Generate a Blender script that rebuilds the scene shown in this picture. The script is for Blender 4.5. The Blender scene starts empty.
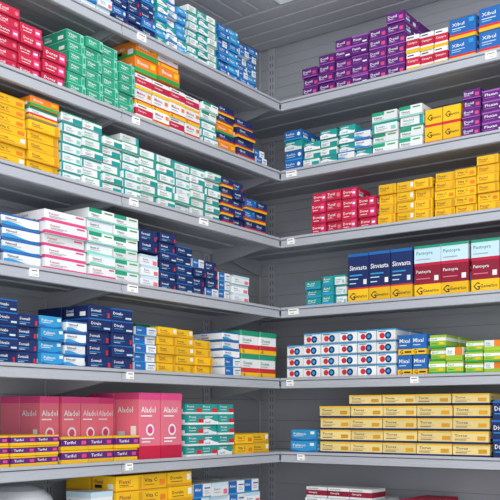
import bpy, math, random
from mathutils import Vector
random.seed(7)
sc = bpy.context.scene
try:
    sc.view_settings.view_transform = 'Standard'
    sc.view_settings.look = 'None'
except Exception: pass

CAMZ = 1.40
D = 0.38
LV = {k: CAMZ+v for k, v in {1:1.349, 2:1.0485, 3:.7606, 4:.4598, 5:.1568, 6:-.159, 7:-.482, 8:-.85, 9:-1.27}.items()}
CANZ = CAMZ+1.77
LIP = .042

# ---------------------------------------------------------------- materials
def lin(c):
    c /= 255.
    return c/12.92 if c <= .04045 else ((c+.055)/1.055)**2.4
def rgb(h):
    return tuple(lin(int(h[i:i+2], 16)) for i in (0, 2, 4))+(1,)
MC = {}
def mat(name, hx, rough=.55, var=.14, metal=0., noise=0., spec=.3):
    if name in MC: return MC[name]
    m = bpy.data.materials.new(name); m.use_nodes = True
    nt = m.node_tree; b = nt.nodes['Principled BSDF']
    b.inputs['Roughness'].default_value = rough
    b.inputs['Metallic'].default_value = metal
    b.inputs['Specular IOR Level'].default_value = spec
    hs = nt.nodes.new('ShaderNodeHueSaturation'); hs.inputs['Color'].default_value = rgb(hx)
    mr = nt.nodes.new('ShaderNodeMapRange')
    mr.inputs['To Min'].default_value = 1-var; mr.inputs['To Max'].default_value = 1+var*.5
    if noise:
        n = nt.nodes.new('ShaderNodeTexNoise'); n.inputs['Scale'].default_value = noise
        tc = nt.nodes.new('ShaderNodeTexCoord'); nt.links.new(tc.outputs['Object'], n.inputs['Vector'])
        nt.links.new(n.outputs['Fac'], mr.inputs['Value'])
    else:
        g = nt.nodes.new('ShaderNodeNewGeometry'); nt.links.new(g.outputs['Random Per Island'], mr.inputs['Value'])
    nt.links.new(mr.outputs['Result'], hs.inputs['Value'])
    nt.links.new(hs.outputs['Color'], b.inputs['Base Color'])
    MC[name] = m
    return m
PAL = dict(white='e6e9eb', cream='e6d08c', purple='5c2074', violet='a05ab0', pink='d84884', crimson='c02044', red='cc2c38',
           emerald='209a76', green='34a04a', lime='9cc438', teal='1e9894', mint='84ccba', navy='1a2c62', blue='2066b0',
           sky='3298d0', pale='bcd8e8', yellow='ecba1c', gold='d49a20', orange='e88026', black='24242c', grey='9ea2aa',
           maroon='8a1a34', rose='e07288', tan='c4a260')
def pm(c): return mat('card_'+c, PAL[c])
STEEL = mat('painted_steel', 'aeb2bb', .36, .07, .0, 3., .5)
STEEL_D = mat('painted_steel_underside', 'a4a8b0', .45, .08, .0, 4., .5)
CANO = mat('canopy_paint', 'c8cacf', .5, .05, 0, 2.)
PANEL = mat('back_panel_paint', 'a6a9b0', .5, .08, .0, 3.)
GROOVE = mat('panel_groove', '7c7f86', .6, .1)
SLOT = mat('slot_dark', '33353b', .7, .1)
TAG = mat('price_tag_paper', 'f4f4f2', .6, .03)

# ---------------------------------------------------------------- text
TX = {}
def text_mesh(s):
    if s in TX: return TX[s]
    cu = bpy.data.curves.new('t', 'FONT'); cu.body = s; cu.size = 1; cu.resolution_u = 1
    cu.offset = .012
    ob = bpy.data.objects.new('t', cu); sc.collection.objects.link(ob)
    dg = bpy.context.evaluated_depsgraph_get()
    me = bpy.data.meshes.new_from_object(ob.evaluated_get(dg))
    vs = [(v.co.x, v.co.y) for v in me.vertices]; fs = [tuple(p.vertices) for p in me.polygons]
    bpy.data.objects.remove(ob); bpy.data.meshes.remove(me); bpy.data.curves.remove(cu)
    x0 = min(v[0] for v in vs); y0 = min(v[1] for v in vs); x1 = max(v[0] for v in vs); y1 = max(v[1] for v in vs)
    H = y1-y0
    TX[s] = ([((x-x0)/H, (y-y0)/H) for x, y in vs], fs, (x1-x0)/H)
    return TX[s]

# ---------------------------------------------------------------- mesh builder
class MB:
    def __init__(s): s.v = []; s.f = []; s.m = []; s.ms = []; s.ix = {}
    def mi(s, m):
        if m.name not in s.ix: s.ix[m.name] = len(s.ms); s.ms.append(m)
        return s.ix[m.name]
    def poly(s, pts, m):
        b = len(s.v); s.v += [tuple(p) for p in pts]; s.f.append(tuple(range(b, b+len(pts)))); s.m.append(s.mi(m))
    def raw(s, vs, fs, m):
        b = len(s.v); s.v += [tuple(p) for p in vs]; k = s.mi(m)
        for f in fs: s.f.append(tuple(i+b for i in f)); s.m.append(k)
    def hexa(s, c, m):
        s.raw(c, [(3, 2, 1, 0), (4, 5, 6, 7), (0, 1, 5, 4), (1, 2, 6, 5), (2, 3, 7, 6), (3, 0, 4, 7)], m)
    def box(s, lo, hi, m, fr=None):
        x0, y0, z0 = lo; x1, y1, z1 = hi
        c = [(x0,y0,z0),(x1,y0,z0),(x1,y1,z0),(x0,y1,z0),(x0,y0,z1),(x1,y0,z1),(x1,y1,z1),(x0,y1,z1)]
        if fr: c = [fr(*p) for p in c]
        s.hexa(c, m)
    def lathe(s, cx, cy, z, pr, m, N=28):
        vs = []; fs = []
        for p, q in pr:
            for t in range(N):
                vs.append((cx+p*math.cos(t*2*math.pi/N), cy+p*math.sin(t*2*math.pi/N), z+q))
        for j in range(len(pr)-1):
            for t in range(N): fs.append((j*N+t, j*N+(t+1)%N, (j+1)*N+(t+1)%N, (j+1)*N+t))
        s.raw(vs, fs, m)
    def obj(s, name, parent=None, smooth=False):
        me = bpy.data.meshes.new(name)
        xs = [v[0] for v in s.v]; ys = [v[1] for v in s.v]; zs = [v[2] for v in s.v]
        o = ((min(xs)+max(xs))/2, (min(ys)+max(ys))/2, min(zs))
        me.from_pydata([(v[0]-o[0], v[1]-o[1], v[2]-o[2]) for v in s.v], [], s.f)
        for m in s.ms: me.materials.append(m)
        me.polygons.foreach_set('material_index', s.m)
        if smooth: me.polygons.foreach_set('use_smooth', [True]*len(s.f))
        me.update()
        ob = bpy.data.objects.new(name, me); ob.location = o
        sc.collection.objects.link(ob)
        if parent: ob.parent = parent
        return ob

# shelf frames: a = along the shelf (left to right facing it), n = towards the aisle (0 = shelf front), z up
def frL(a, n, z): return (n, a, z)
def frR(a, n, z): return (a, -n, z)
FR = {'L': frL, 'R': frR}
SN, CS = math.sin(math.radians(35.9)), math.cos(math.radians(35.9))
CX, CY = 2.175, -3.227
def along(side, x):      # sight ruler -> metres along shelf, and local scale
    u = (x-250)/905.
    if side == 'L':
        t = (CX*CS+CX*SN*u)/(SN-CS*u)
        return t+CY, 905./(CX*SN+CS*t)
    a = (3.889*u-.129)/(CS+SN*u)
    return a, 905./(3.889-SN*a)

# ---------------------------------------------------------------- box designs
R = lambda u0, v0, u1, v1, c, w=0: ('r', u0, v0, u1, v1, c, w)
T = lambda s, u, v, h, c: ('t', s, u, v, h, c)
W = lambda v0, amp, ph, c: ('w', v0, amp, ph, c)
C = lambda u, v, r, c: ('c', u, v, r, c)
DS = {
 'purple': ('purple', [R(0,0,1,.1,'violet',1), T('Donil',.1,.48,.26,'white'), R(.1,.24,.5,.3,'violet'), R(.72,.25,.93,.6,'pink'), R(.1,.36,.4,.4,'white')]),
 'purple2': ('purple', [R(0,.86,1,1,'violet',1), T('Plexan',.1,.45,.26,'white'), R(.66,.2,.92,.34,'white'), R(.1,.24,.5,.3,'violet')]),
 'emerald': ('emerald', [T('Vitam',.1,.5,.25,'white'), R(.1,.24,.6,.3,'mint'), R(.1,.36,.45,.41,'white'), R(.8,0,1,1,'mint'), R(.84,.2,.96,.75,'emerald'), R(0,.93,.8,1,'mint',1)]),
 'crimson': ('crimson', [T('Torsil',.1,.5,.26,'white'), R(.1,.24,.5,.3,'rose'), R(.1,.36,.4,.4,'white'), R(0,0,1,.08,'maroon',1), C(.85,.5,.22,'rose')]),
 'pinkcr': ('crimson', [T('Dorex',.1,.48,.26,'white'), R(.66,.15,.92,.85,'pink'), R(.7,.4,.88,.6,'white'), R(.12,.24,.5,.3,'white')]),
 'yellow': ('yellow', [T('Flexal',.1,.5,.25,'maroon'), R(.1,.26,.62,.32,'gold'), R(.1,.38,.45,.42,'black'), R(.82,.1,.95,.9,'gold'), R(0,0,1,.06,'orange',1)]),
 'yellow2': ('yellow', [T('Vita C',.1,.46,.28,'black'), R(.7,.2,.92,.6,'orange'), R(0,.92,1,1,'gold',1), R(.1,.26,.5,.31,'red')]),
 'yellow3': ('yellow', [T('Doralin',.1,.5,.22,'black'), R(0,0,1,.2,'gold',1), R(.1,.32,.6,.37,'maroon'), R(.78,.4,.94,.85,'white')]),
 'yellowG': ('yellow', [R(0,0,1,.16,'red',1), T('G',.12,.36,.36,'black'), T('Generico',.36,.44,.16,'black')]),
 'orange': ('orange', [R(0,0,1,.3,'green',1), T('Biosan',.1,.5,.26,'white'), R(.7,.5,.92,.85,'yellow')]),
 'tealwhite': ('white', [R(0,.8,1,1,'teal',1), R(0,0,.1,.8,'teal'), T('Losan',.17,.44,.22,'teal'), R(.17,.28,.62,.33,'grey'), R(.17,.16,.5,.2,'grey'), R(.76,.14,.95,.5,'mint')]),
 'tealwhite2': ('white', [R(0,0,1,.2,'emerald',1), R(.84,.2,1,1,'teal'), T('Atenol',.1,.58,.24,'emerald'), R(.1,.42,.6,.47,'grey'), R(.1,.3,.45,.34,'grey')]),
 'tealwhite3': ('white', [R(.55,0,1,.6,'teal'), R(0,.88,1,1,'emerald',1), T('Captol',.08,.62,.2,'teal'), R(.08,.4,.45,.46,'grey'), R(.08,.26,.35,.31,'red'), R(0,0,1,.1,'teal',1)]),
 'greenwhite': ('white', [R(0,.64,.5,1,'emerald'), R(0,0,1,.14,'mint',1), T('Natus',.1,.34,.2,'black'), R(.1,.22,.5,.26,'grey'), R(.6,.72,.92,.84,'green')]),
 'tealblue': ('teal', [W(.45,.15,0.,'white'), T('Cardil',.1,.14,.2,'blue'), R(.1,.72,.6,.8,'white'), R(.1,.62,.4,.66,'white')]),
 'blueswoosh': ('white', [R(0,.86,1,1,'blue',1), W(.28,.14,.8,'sky'), R(0,0,1,.12,'blue',1), T('Nimesil',.1,.56,.2,'navy'), R(.1,.45,.5,.49,'grey')]),
 'skyblue': ('sky', [T('Pulmon',.1,.52,.24,'white'), W(.2,.1,2.,'blue'), R(.78,.6,.94,.85,'white'), R(.1,.42,.5,.46,'white')]),
 'blue': ('blue', [T('Resfen',.1,.52,.24,'white'), R(0,0,1,.15,'sky',1), R(.1,.34,.6,.4,'pale'), C(.86,.55,.2,'white')]),
 'bluewhite': ('white', [R(0,0,.52,1,'blue'), T('Alivi',.07,.5,.22,'white'), R(.62,.64,.94,.74,'blue'), R(.62,.45,.85,.5,'grey'), R(.62,.3,.9,.35,'grey'), R(0,0,1,.1,'sky',1)]),
 'navy': ('navy', [T('Somali',.1,.5,.24,'white'), R(.1,.28,.6,.34,'sky'), R(.1,.16,.4,.2,'white'), R(.84,.1,.94,.5,'red')]),
 'navy2': ('navy', [T('Divalo',.1,.46,.24,'white'), R(0,.88,1,1,'blue',1), R(.66,.15,.94,.3,'pale'), R(.1,.28,.5,.33,'sky')]),
 'navyred': ('navy', [R(0,0,1,.22,'yellow',1), R(0,.22,1,.36,'red',1), T('Glicol',.1,.6,.22,'white'), R(.1,.46,.55,.51,'sky')]),
 'pinkband': ('white', [R(0,0,1,.26,'pink',1), T('Feminil',.1,.58,.2,'crimson'), R(.74,.76,.94,.9,'pink'), R(.1,.44,.5,.49,'grey'), R(.1,.34,.4,.38,'grey')]),
 'greygreen': ('white', [R(0,0,1,.14,'green',1), R(0,.86,1,1,'pale',1), T('Gastrol',.1,.54,.2,'navy'), W(.25,.06,1.,'mint'), R(.1,.42,.5,.46,'grey')]),
 'palewhite': ('white', [R(0,.74,1,1,'pale',1), T('Soro',.12,.42,.22,'blue'), R(.7,.12,.94,.5,'rose'), R(.12,.26,.5,.31,'grey')]),
 'redyellow': ('white', [R(0,0,1,.24,'yellow',1), R(0,.24,1,.34,'red',1), T('G',.08,.03,.19,'black'), T('Melox',.1,.66,.2,'crimson'), R(.1,.5,.5,.55,'grey'), R(.74,.6,.94,.85,'orange')]),
 'redwhite': ('white', [R(0,.3,1,.74,'crimson',1), R(0,0,1,.2,'yellow',1), T('Cetopro',.1,.45,.17,'white'), R(.1,.84,.6,.9,'black')]),
 'blueG': ('blue', [R(0,0,1,.16,'yellow',1), R(0,.16,1,.26,'red',1), T('Xibul',.1,.64,.16,'white'), R(.1,.5,.6,.54,'pale'), R(.1,.4,.45,.43,'pale'), R(.75,.7,.93,.9,'sky')]),
 'navyG': ('navy', [R(0,0,1,.27,'yellow',1), T('G',.07,.05,.15,'black'), T('Generico',.32,.09,.07,'black'), R(0,.27,1,.3,'red',1), T('Sinvasta',.08,.66,.1,'white'), R(.08,.54,.7,.57,'sky'), R(.08,.47,.5,.49,'pale'), R(.08,.38,.4,.4,'pale'), R(0,.94,1,1,'blue',1), R(.76,.36,.92,.46,'white')]),
 'crimG': ('maroon', [R(0,0,1,.24,'yellow',1), T('G',.07,.04,.15,'black'), T('Generico',.32,.08,.07,'black'), R(0,.66,1,1,'pale',1), R(0,.6,1,.66,'crimson',1), T('Pantopra',.08,.8,.09,'emerald'), R(.08,.72,.6,.74,'grey'), T('Pantopra',.08,.44,.08,'white'), R(.08,.34,.6,.36,'rose'), R(.76,.3,.92,.4,'white'), R(0,.95,1,1,'emerald',1)]),
 'tealG': ('white', [R(0,0,1,.2,'yellow',1), R(0,.2,1,.4,'red',1), R(0,.78,1,1,'emerald',1), T('Diosmin',.1,.54,.14,'emerald'), R(.1,.46,.5,.49,'grey'), T('G',.08,.03,.15,'black')]),
 'whitenavy': ('white', [C(.3,.42,.26,'red'), C(.62,.42,.32,'navy'), C(.62,.42,.16,'sky'), R(0,.88,1,1,'sky',1), R(.1,.76,.5,.82,'navy'), R(0,0,1,.07,'grey',1)]),
 'blueyel': ('blue', [R(0,0,1,.28,'yellow',1), T('G',.1,.04,.22,'black'), R(.45,.1,.9,.18,'black'), T('Mixal',.1,.6,.2,'white'), R(.1,.45,.6,.5,'pale')]),
 'lime': ('lime', [R(0,.55,1,.8,'white',1), T('Enol',.1,.6,.15,'green'), R(0,0,1,.18,'green',1), R(.6,.25,.9,.45,'yellow'), R(.1,.3,.45,.36,'green')]),
 'limeor': ('white', [R(0,0,1,.4,'lime',1), R(.55,.4,1,1,'orange'), T('Sal',.1,.6,.2,'green'), R(.1,.48,.4,.53,'grey')]),
 'cream': ('cream', [R(0,0,1,.16,'navy',1), T('Tiorex',.08,.56,.2,'navy'), R(.08,.42,.5,.47,'tan'), R(.08,.29,.4,.34,'navy'), R(.7,.3,.93,.6,'gold'), R(0,.88,1,1,'yellow',1)]),
 'navyyel': ('yellow', [R(0,.3,1,.85,'purple',1), T('Tarifol',.1,.46,.24,'white'), R(.74,.42,.92,.7,'pink')]),
 'rosebig': ('rose', [R(0,0,1,.2,'crimson',1), T('Aladol',.08,.7,.09,'white'), R(.08,.64,.6,.66,'white'), C(.5,.44,.09,'white'), C(.5,.44,.06,'pink'), R(.1,.3,.7,.32,'white'), R(.1,.25,.5,.27,'white'), R(0,.9,1,1,'pink',1)]),
 'tealred': ('teal', [R(0,0,1,.2,'white',1), R(.66,.2,1,.6,'red'), T('Prosta',.08,.64,.22,'white'), R(.08,.42,.5,.48,'white')]),
 'tealcyan': ('teal', [T('Aerol',.12,.56,.26,'white'), R(0,0,1,.25,'sky',1), R(.12,.38,.6,.44,'white')]),
 'maroonw': ('white', [R(0,.2,1,.7,'maroon',1), T('Cimegrip',.1,.36,.2,'white'), R(.1,.8,.6,.88,'grey')]),
}
# the barcode / dosage panel printed on the end flap
ENDP = [(.12,.2,.42,.42), (.12,.62,.6,.68), (.12,.74,.5,.79), (.66,.15,.88,.5)]

def pill_box(mb, side, ac, nf, z, w, h, d, rot, design, full=True, texts=True, sidetext=False):
    fr = FR[side]; base, dec = DS[design]
    cr, sr = math.cos(rot), math.sin(rot)
    def P(x, n, zz):
        n2 = n+d/2
        return fr(ac+x*cr-n2*sr, nf-d/2+x*sr+n2*cr, z+zz)
    w2 = w/2; e = min(.0012, w*.1)
    fp = [(-w2+e,0),(w2-e,0),(w2,-e),(w2,-d+e),(w2-e,-d),(-w2+e,-d),(-w2,-d+e),(-w2,-e)]
    vs = [P(x,n,0) for x,n in fp]+[P(x,n,h) for x,n in fp]
    fs = [tuple(range(8)), tuple(range(8,16))]+[(i,(i+1)%8,(i+1)%8+8,i+8) for i in range(8)]
    mb.raw(vs, fs, pm(base))
    if not full: return
    F = lambda u,v,o: P(-w2+u*w, o, v*h)
    SR = lambda u,v,o: P(w2+o, -u*d, v*h)
    SL = lambda u,v,o: P(-w2-o, -d+u*d, v*h)
    vis = SL if side == 'L' else SR
    for k, q in enumerate(dec):
        o = .00022*(k+1)
        if q[0] == 'r':
            _,u0,v0,u1,v1,c,wr = q
            mb.poly([F(u0,v0,o),F(u1,v0,o),F(u1,v1,o),F(u0,v1,o)], pm(c))
            if wr:
                o2 = min(o, .0012)
                mb.poly([vis(0,v0,o2),vis(1,v0,o2),vis(1,v1,o2),vis(0,v1,o2)], pm(c))
        elif q[0] == 'w':
            _,v0,amp,ph,c = q
            N = 8
            vv = [max(0.02,v0+amp*math.sin(ph+i/N*5)) for i in range(N+1)]
            mb.raw([F(i/N,.0,o) for i in range(N+1)]+[F(i/N,vv[i],o) for i in range(N+1)],
                   [(i,i+1,i+N+2,i+N+1) for i in range(N)], pm(c))
        elif q[0] == 'c':
            _,u,v,r,c = q
            rr = min(r*h, w*.4)
            mb.poly([F(u+rr/w*math.cos(t*math.pi/6), v+rr/h*math.sin(t*math.pi/6), o) for t in range(12)], pm(c))
        elif q[0] == 't' and texts:
            _,s,u,v,hh,c = q
            tv, tf, ar = text_mesh(s)
            H = hh*h; mx = (.93-u)*w
            xs = min(1, mx/(ar*H))
            if ar*H < .45*w and len(s) > 2: xs = min(.5*w/(ar*H), 1.35)
            mb.raw([F(u+x*H*xs/w, v+y*H/h, o) for x,y in tv], tf, pm(c))
            if sidetext and len(s) > 2:
                mx = .7*d; xs2 = min(1, mx/(ar*H))
                mb.raw([vis(.12+x*H*xs2/d, v+y*H/h, .0013) for x,y in tv], tf, pm(c))
    if sidetext:
        ink = 'grey' if base == 'white' else ('black' if base in ('yellow','cream','lime','orange') else 'pale')
        for (u0,v0,u1,v1) in ENDP[:1]+ENDP[3:]:
            mb.poly([vis(u0,v0,.0014),vis(u1,v0,.0014),vis(u1,v1,.0014),vis(u0,v1,.0014)], pm(ink if u0 < .5 else 'white'))

def stack(side, lev, a0, a1, h, cols, rows, design, back=.02, depth=.12, layers=2, base=0., name=None, messy=1.):
    mb = MB()
    rl = rows if isinstance(rows, (list, tuple)) else [rows]*cols
    mr = max(rl); rh = h/mr; w = (a1-a0)/cols
    z0 = LV[lev]+.0006+base
    ds = design if isinstance(design, (list, tuple)) else [design]
    for c in range(cols):
        ac = a0+(c+.5)*w
        for r in range(rl[c]):
            dz = random.choice(ds) if random.random() < .4 else ds[c % len(ds)]
            dd = random.uniform(-.012, .003)*messy; rt = random.uniform(-.02, .02)*messy
            pill_box(mb, side, ac+random.uniform(-.001,.001), -back+dd, z0+r*rh, w-.0036, rh-.0014, depth, rt, dz, True, True, c == (0 if side=='L' else cols-1))
        for L in range(1, layers):
            for r in range(max(1, rl[c]-random.choice([0,0,1]))):
                pill_box(mb, side, ac, -back-L*(depth+.014), z0+r*rh, w-.003, rh-.0012, depth, 0, ds[0], True, False)
    nm = name or (DS[ds[0]][0]+'_medicine_boxes')
    return mb.obj(nm)

def G(side, lev, x0, x1, hpx, cols, rows, design, basepx=0, **k):
    a0, _ = along(side, x0); a1, _ = along(side, x1)
    _, s = along(side, (x0+x1)/2)
    return stack(side, lev, a0+.001, a1-.001, hpx/s, cols, rows, design, base=basepx/s, **k)

# ---------------------------------------------------------------- shelving
def shelving(side, ranges, uprights, tags):
    fr = FR[side]
    par = bpy.data.objects.new('shelving_unit', None); sc.collection.objects.link(par)
    for lev, zt in LV.items():
        mb = MB()
        for (a0, a1) in ranges:
            g = .0015
            A0, A1 = a0+g, a1-g
            mb.box((A0, -D+.012, zt-.012), (A1, -.004, zt), STEEL_D, fr)
            L0 = max(A0, .0015) if side == 'R' else A0
            prof = [(-.016,zt),(-.004,zt+.002),(0,zt-.001),(0,zt-.008),(-.004,zt-.010),(-.004,zt-LIP+.010),(0,zt-LIP+.008),(0,zt-LIP),(-.004,zt-LIP-.002),(-.02,zt-LIP),(-.02,zt-LIP+.003),(-.008,zt-LIP+.004),(-.008,zt-.012),(-.016,zt-.012)]
            n = len(prof)
            vs = [fr(L0,p,q) for p,q in prof]+[fr(A1,p,q) for p,q in prof]
            fs = [(i,(i+1)%n,(i+1)%n+n,i+n) for i in range(n)]+[tuple(range(n)), tuple(range(n,2*n))]
            mb.raw(vs, fs, STEEL)
            for nn in (-.13, -.25):
                mb.box((A0+.02, nn-.02, zt-.018), (A1-.02, nn+.02, zt-.0121), STEEL_D, fr)
            mb.box((A0, -D+.012, zt-.035), (A1, -D+.016, zt-.0121), STEEL_D, fr)
            for ab in (a0+.004, a1-.010):
                pts = [(-D+.012, zt-.0122), (-.03, zt-.0122), (-.03, zt-.03), (-D+.05, zt-.085), (-D+.012, zt-.085)]
                vs = [fr(ab,p,q) for p,q in pts]+[fr(ab+.004,p,q) for p,q in pts]
                fs = [tuple(range(5)), tuple(range(5,10))]+[(i,(i+1)%5,(i+1)%5+5,i+5) for i in range(5)]
                mb.raw(vs, fs, STEEL_D)
        mb.obj('shelf_board', par)
    mb = MB()
    A0 = ranges[0][0]; A1 = ranges[-1][1]
    PA1 = D-.005 if side == 'L' else A1      # the left back panel closes the corner bay
    mb.box((A0, -D-.004, .08), (PA1, -D+.002, CANZ), PANEL, fr)
    z = .12
    while z < CANZ-.03:
        mb.box((A0+.002, -D+.002, z), (PA1-.006, -D+.004, z+.05), PANEL, fr)
        mb.box((A0+.002, -D+.002, z+.052), (PA1-.006, -D+.0025, z+.054), GROOVE, fr)
        z += .10
    mb.obj('back_panel', par)
    mb = MB()
    for a in uprights:
        mb.box((a-.02, -D+.0045, .02), (a+.02, -D+.0105, CANZ), STEEL, fr)
        z = .1
        while z < CANZ-.05:
            for s_ in (-.009, .006):
                mb.box((a+s_, -D+.0105, z), (a+s_+.003, -D+.0108, z+.02), SLOT, fr)
            z += .035
    mb.obj('slotted_upright', par)
    mb = MB()
    mb.box((A0, -D, CANZ), (A1, -.0005, CANZ+.03), CANO, fr)
    F0 = .001 if side == 'R' else A0
    mb.box((F0, -.0004, CANZ-.008), (A1, .004, CANZ+.08), STEEL, fr)
    nn = -D+.02
    while nn < -.08:
        mb.box((A0+.003, nn, CANZ-.006), (A1-.003, nn+.07, CANZ-.0001), CANO, fr); nn += .09
    mb.obj('canopy', par)
    mb = MB()
    mb.box((A0, -.06, 0.0), (A1, -.05, LV[9]-.05), STEEL_D, fr)
    mb.obj('kick_plate', par)
    mb = MB()
    for lev, x in tags:
        a, s = along(side, x)
        zt = LV[lev]
        wd = random.choice([.034, .042, .05])
        mb.box((a, -.0038, zt-.033), (a+wd, .0012, zt-.008), TAG, fr)
        for q in range(4):
            mb.box((a+.014+q*.0045, .0012, zt-.030), (a+.0155+q*.0045, .0014, zt-.024), SLOT, fr)
        mb.box((a+.005, .0012, zt-.016), (a+wd-.006, .0014, zt-.013), SLOT, fr)
    mb.obj('price_tags', par)
    return par

shelving('L', [(-1.958,-.969), (-.969,-.0005)], [-1.958,-.969,-.045], [(1,138),(2,133),(3,130),(4,128),(5,127),(6,126),(3,200),(4,30)])
shelving('R', [(-D+.012, .985), (.985, 1.96)], [-.30,.985,1.94], [(1,485),(2,286),(3,287),(4,288),(5,286),(6,297),(5,410)])

# ---------------------------------------------------------------- stock : left run
G('L',1,72,117,48,3,5,['blueswoosh','skyblue','palewhite'])
G('L',1,118,160,54,3,6,['navy2','navy','blue'])
G('L',1,161,191,55,3,[7,7,6],['tealblue','blueswoosh','skyblue'])
G('L',1,192,222,54,3,7,['tealwhite','tealblue','tealwhite2'])
G('L',1,223,262,50,4,[7,7,6,6],['blue','skyblue','bluewhite'])
G('L',2,-40,-2,55,2,5,'crimson')
G('L',2,0,47,62,2,[6,5],['crimson','pinkcr'])
G('L',2,48,72,36,1,3,'pinkcr', layers=1)
G('L',2,73,139,62,4,[6,6,6,5],'emerald')
G('L',2,140,205,44,4,3,['redyellow','redyellow','redwhite'], messy=.6)
G('L',2,141,184,30,2,2,['orange','redyellow'],basepx=47)
G('L',2,206,222,42,1,5,['tealwhite','greenwhite'])
G('L',2,223,240,46,1,5,['navyred','orange'])
G('L',2,241,259,40,1,4,'navyred')
G('L',2,260,271,16,1,2,'bluewhite')
G('L',3,-40,-1,80,2,6,'yellow')
G('L',3,0,32,70,1,7,['yellow2','yellow3'])
G('L',3,33,65,50,1,5,['yellow','yellow3'])
G('L',3,34,64,20,1,2,['orange','tealG'],basepx=54)
G('L',3,66,225,62,9,[7,7,6,7,6,6,6,6,6],['tealwhite','tealwhite2','tealwhite3'])
G('L',3,226,249,46,2,5,['navyred','navy'])
G('L',3,250,272,32,2,3,['blueG','navyred'])
G('L',4,-40,7,48,2,3,'blue')
G('L',4,9,48,50,1,4,'blueswoosh', messy=1.5)
G('L',4,49,92,60,1,5,'pinkband', messy=1.5)
G('L',4,93,144,68,2,[6,6],['greygreen','greenwhite','pinkband'])
G('L',4,145,163,32,1,3,['palewhite'])
G('L',4,145,163,22,1,2,['navy'],basepx=35)
G('L',4,164,197,56,2,[6,5],['navy','navy2'])
G('L',4,198,234,36,3,[4,4,3],['bluewhite','navy'])
G('L',4,236,253,26,1,3,'palewhite')
G('L',5,-40,-1,58,2,5,'navy2')
G('L',5,0,44,64,2,[5,4],['navy2','navy'])
G('L',5,45,69,50,1,4,['skyblue','blueswoosh'])
G('L',5,70,92,46,1,4,['blueswoosh','skyblue'])
G('L',5,93,138,62,2,[5,5],['navy','navy2'])
G('L',5,139,161,44,1,5,['bluewhite','blueswoosh'])
G('L',5,162,217,44,3,[5,5,4],['yellow','yellow3'])
G('L',5,192,229,54,2,6,'emerald',back=.295,layers=1,depth=.055)
G('L',5,228,245,44,1,5,['blueswoosh','bluewhite'])
G('L',5,246,280,46,2,2,'tealG', messy=.6)
G('L',6,-40,65,32,4,3,['navyyel'],depth=.10,layers=2)
G('L',6,70,144,66,4,1,'rosebig',back=.135,depth=.10)
G('L',6,67,144,26,3,2,'navyyel',depth=.10,layers=1)
G('L',6,145,187,66,2,1,'rosebig',depth=.12)
G('L',6,191,238,52,3,[5,5,5],['tealred','tealblue'])
G('L',6,240,275,20,2,2,['yellow2','yellow3'])
G('L',7,97,120,66,1,3,'palewhite')
G('L',7,121,197,75,3,[5,5,5],['yellow','yellow2','yellow3'])
G('L',7,198,265,54,4,4,['bluewhite','palewhite'])

# ---------------------------------------------------------------- stock : right run
G('R',1,299,331,38,2,[3,4],'purple')
G('R',1,331,365,50,2,[5,5],['purple','purple2'])
G('R',1,365,402,63,2,[5,6],'purple')
G('R',1,403,445,36,3,2,'redwhite')
G('R',1,446,474,42,1,2,'blueG')
G('R',1,475,505,47,1,2,'blueG')
G('R',2,281,299,40,1,4,['blue','tealblue'])
G('R',2,300,334,34,2,[3,4],['tealwhite','tealblue','tealwhite3'])
G('R',2,335,368,36,2,[4,3],['tealblue','blueswoosh'])
G('R',2,369,395,42,1,4,['greenwhite','tealwhite'])
G('R',2,396,420,43,1,4,['greenwhite','tealwhite2'])
G('R',2,421,458,36,2,2,'yellowG')
G('R',2,459,478,48,1,5,'purple')
G('R',2,479,506,44,1,4,'purple2')
G('R',3,308,354,42,3,[4,4,4],['pinkcr','crimson'])
G('R',3,355,374,31,1,3,'pinkcr')
G('R',3,375,430,41,3,[4,4,4],['yellow','yellow3'])
G('R',3,431,497,55,3,[5,5,6],['yellow','yellow2'])
G('R',3,498,525,36,1,3,'bluewhite')
G('R',4,302,318,25,1,3,'tealcyan')
G('R',4,319,343,29,2,3,['tealcyan','tealwhite'])
G('R',4,344,410,50,3,1,'navyG',messy=.5)
G('R',4,411,467,52,2,1,'crimG',messy=.5)
G('R',4,468,528,54,2,1,'crimG',messy=.5)
G('R',5,283,393,46,6,[3,4,4,4,4,4],'whitenavy',messy=.5)
G('R',5,394,425,41,2,2,'blueyel')
G('R',5,426,461,40,2,[3,2],['lime','limeor'])
G('R',5,462,500,33,2,[3,3],['lime','limeor'])
G('R',6,287,313,23,1,2,['skyblue','blueswoosh'])
G('R',6,316,487,50,5,[4,4,4,4,4],'cream')
G('R',6,345,487,11,4,1,'cream',basepx=51)
G('R',6,489,510,58,1,3,'navy2')
G('R',7,302,392,44,4,[4,4,4,3],['maroonw','maroonw','palewhite'])
G('R',7,396,430,38,1,3,'crimson')

# stock beyond the view (rest of both runs and the lowest shelves)
pool = [k for k in DS if k not in ('navyG','crimG','rosebig')]
for lev in range(1, 9):
    for side, a, end in (('L', -1.93, -1.72 if lev != 8 else -1.0), ('R', 1.04, 1.92)):
        while a < end-.12:
            w = random.uniform(.14, .24)
            stack(side, lev, a, min(a+w-.006,end), random.choice([.12,.15,.18]), 2, random.choice([3,4]), random.choice(pool), layers=1)
            a += w
for side, a, end in (('L', -.95, -.1), ('R', .05, .9)):
    while a < end-.12:
        w = random.uniform(.16, .26)
        stack(side, 8, a, a+w-.006, .16, 2, 4, random.choice(pool), layers=1)
        a += w
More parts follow.
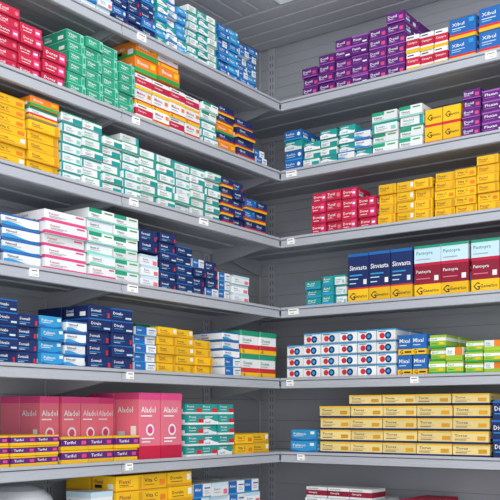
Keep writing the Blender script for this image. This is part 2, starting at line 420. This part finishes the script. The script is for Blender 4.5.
# round grey lidded bin on the lower shelf at the left
BP = mat('grey_bin_plastic', '9ea1a8', .4, .05); LP = mat('bin_lid_plastic', 'b4b7bd', .35, .05)
a, _ = along('L', 42); mb = MB(); r = .115
mb.lathe(-.13, a, LV[7]+.0006, [(0,0),(r*.8,0),(r*.84,.006),(r*.97,.185),(r,.19),(r,.2)], BP, 36)
mb.lathe(-.13, a, LV[7]+.0006, [(r*1.04,.193),(r*1.05,.208),(r*.98,.222),(r*.8,.242),(r*.5,.256),(r*.2,.262),(0,.263)], LP, 36)
mb.obj('round_lidded_bin')

# ---------------------------------------------------------------- room shell
WALL = mat('wall_paint', 'c5c8cc', .7, .06, 0, 2.)
FLOOR = mat('floor_tile', 'd8d6d2', .35, .06, 0, 1.5)
CEIL = mat('ceiling_paint', 'ececea', .8, .04, 0, 2.)
def slab(name, lo, hi, m):
    mb = MB(); mb.box(lo, hi, m); return mb.obj(name)
slab('floor', (-D-.1, -5.5, -.05), (4.6, D+.1, 0), FLOOR)
slab('wall_left', (-D-.1, -5.5, 0), (-D-.006, D+.1, 3.9), WALL)
slab('wall_back', (-D-.006, D+.006, 0), (4.6, D+.1, 3.9), WALL)
slab('ceiling', (-D-.1, -5.5, 3.9), (4.6, D+.1, 3.95), CEIL)

def area(name, loc, sx, sy, e, target=None):
    l = bpy.data.lights.new(name, 'AREA'); l.shape = 'RECTANGLE'; l.size = sx; l.size_y = sy; l.energy = e
    l.color = (1, .995, .985)
    o = bpy.data.objects.new(name, l); o.location = loc; sc.collection.objects.link(o)
    if target is not None:
        o.rotation_euler = (Vector(target)-Vector(loc)).to_track_quat('-Z', 'Y').to_euler()
    return o
area('ceiling_light', (1.6, -1.6, 3.85), 1.6, 1.6, 34)
area('ceiling_light', (1.9, -3.8, 3.7), 2.2, 1.6, 55, (.2, -.3, 1.5))
area('front_fill_light', (3.6, -4.9, 1.5), 3.0, 2.4, 75, (0, 0, 2.2))  # added fill light behind the camera to brighten the shelves, not a storefront
w = bpy.data.worlds.new('World'); sc.world = w; w.use_nodes = True
w.node_tree.nodes['Background'].inputs[0].default_value = (.93, .96, 1, 1)
w.node_tree.nodes['Background'].inputs[1].default_value = 1.0

cam = bpy.data.cameras.new('camera'); cam.sensor_width = 36; cam.lens = 905/500*36; cam.shift_y = .33
co = bpy.data.objects.new('camera', cam); sc.collection.objects.link(co)
co.location = (CX, CY, CAMZ); co.rotation_euler = (math.pi/2, 0, math.radians(35.9))
sc.camera = co
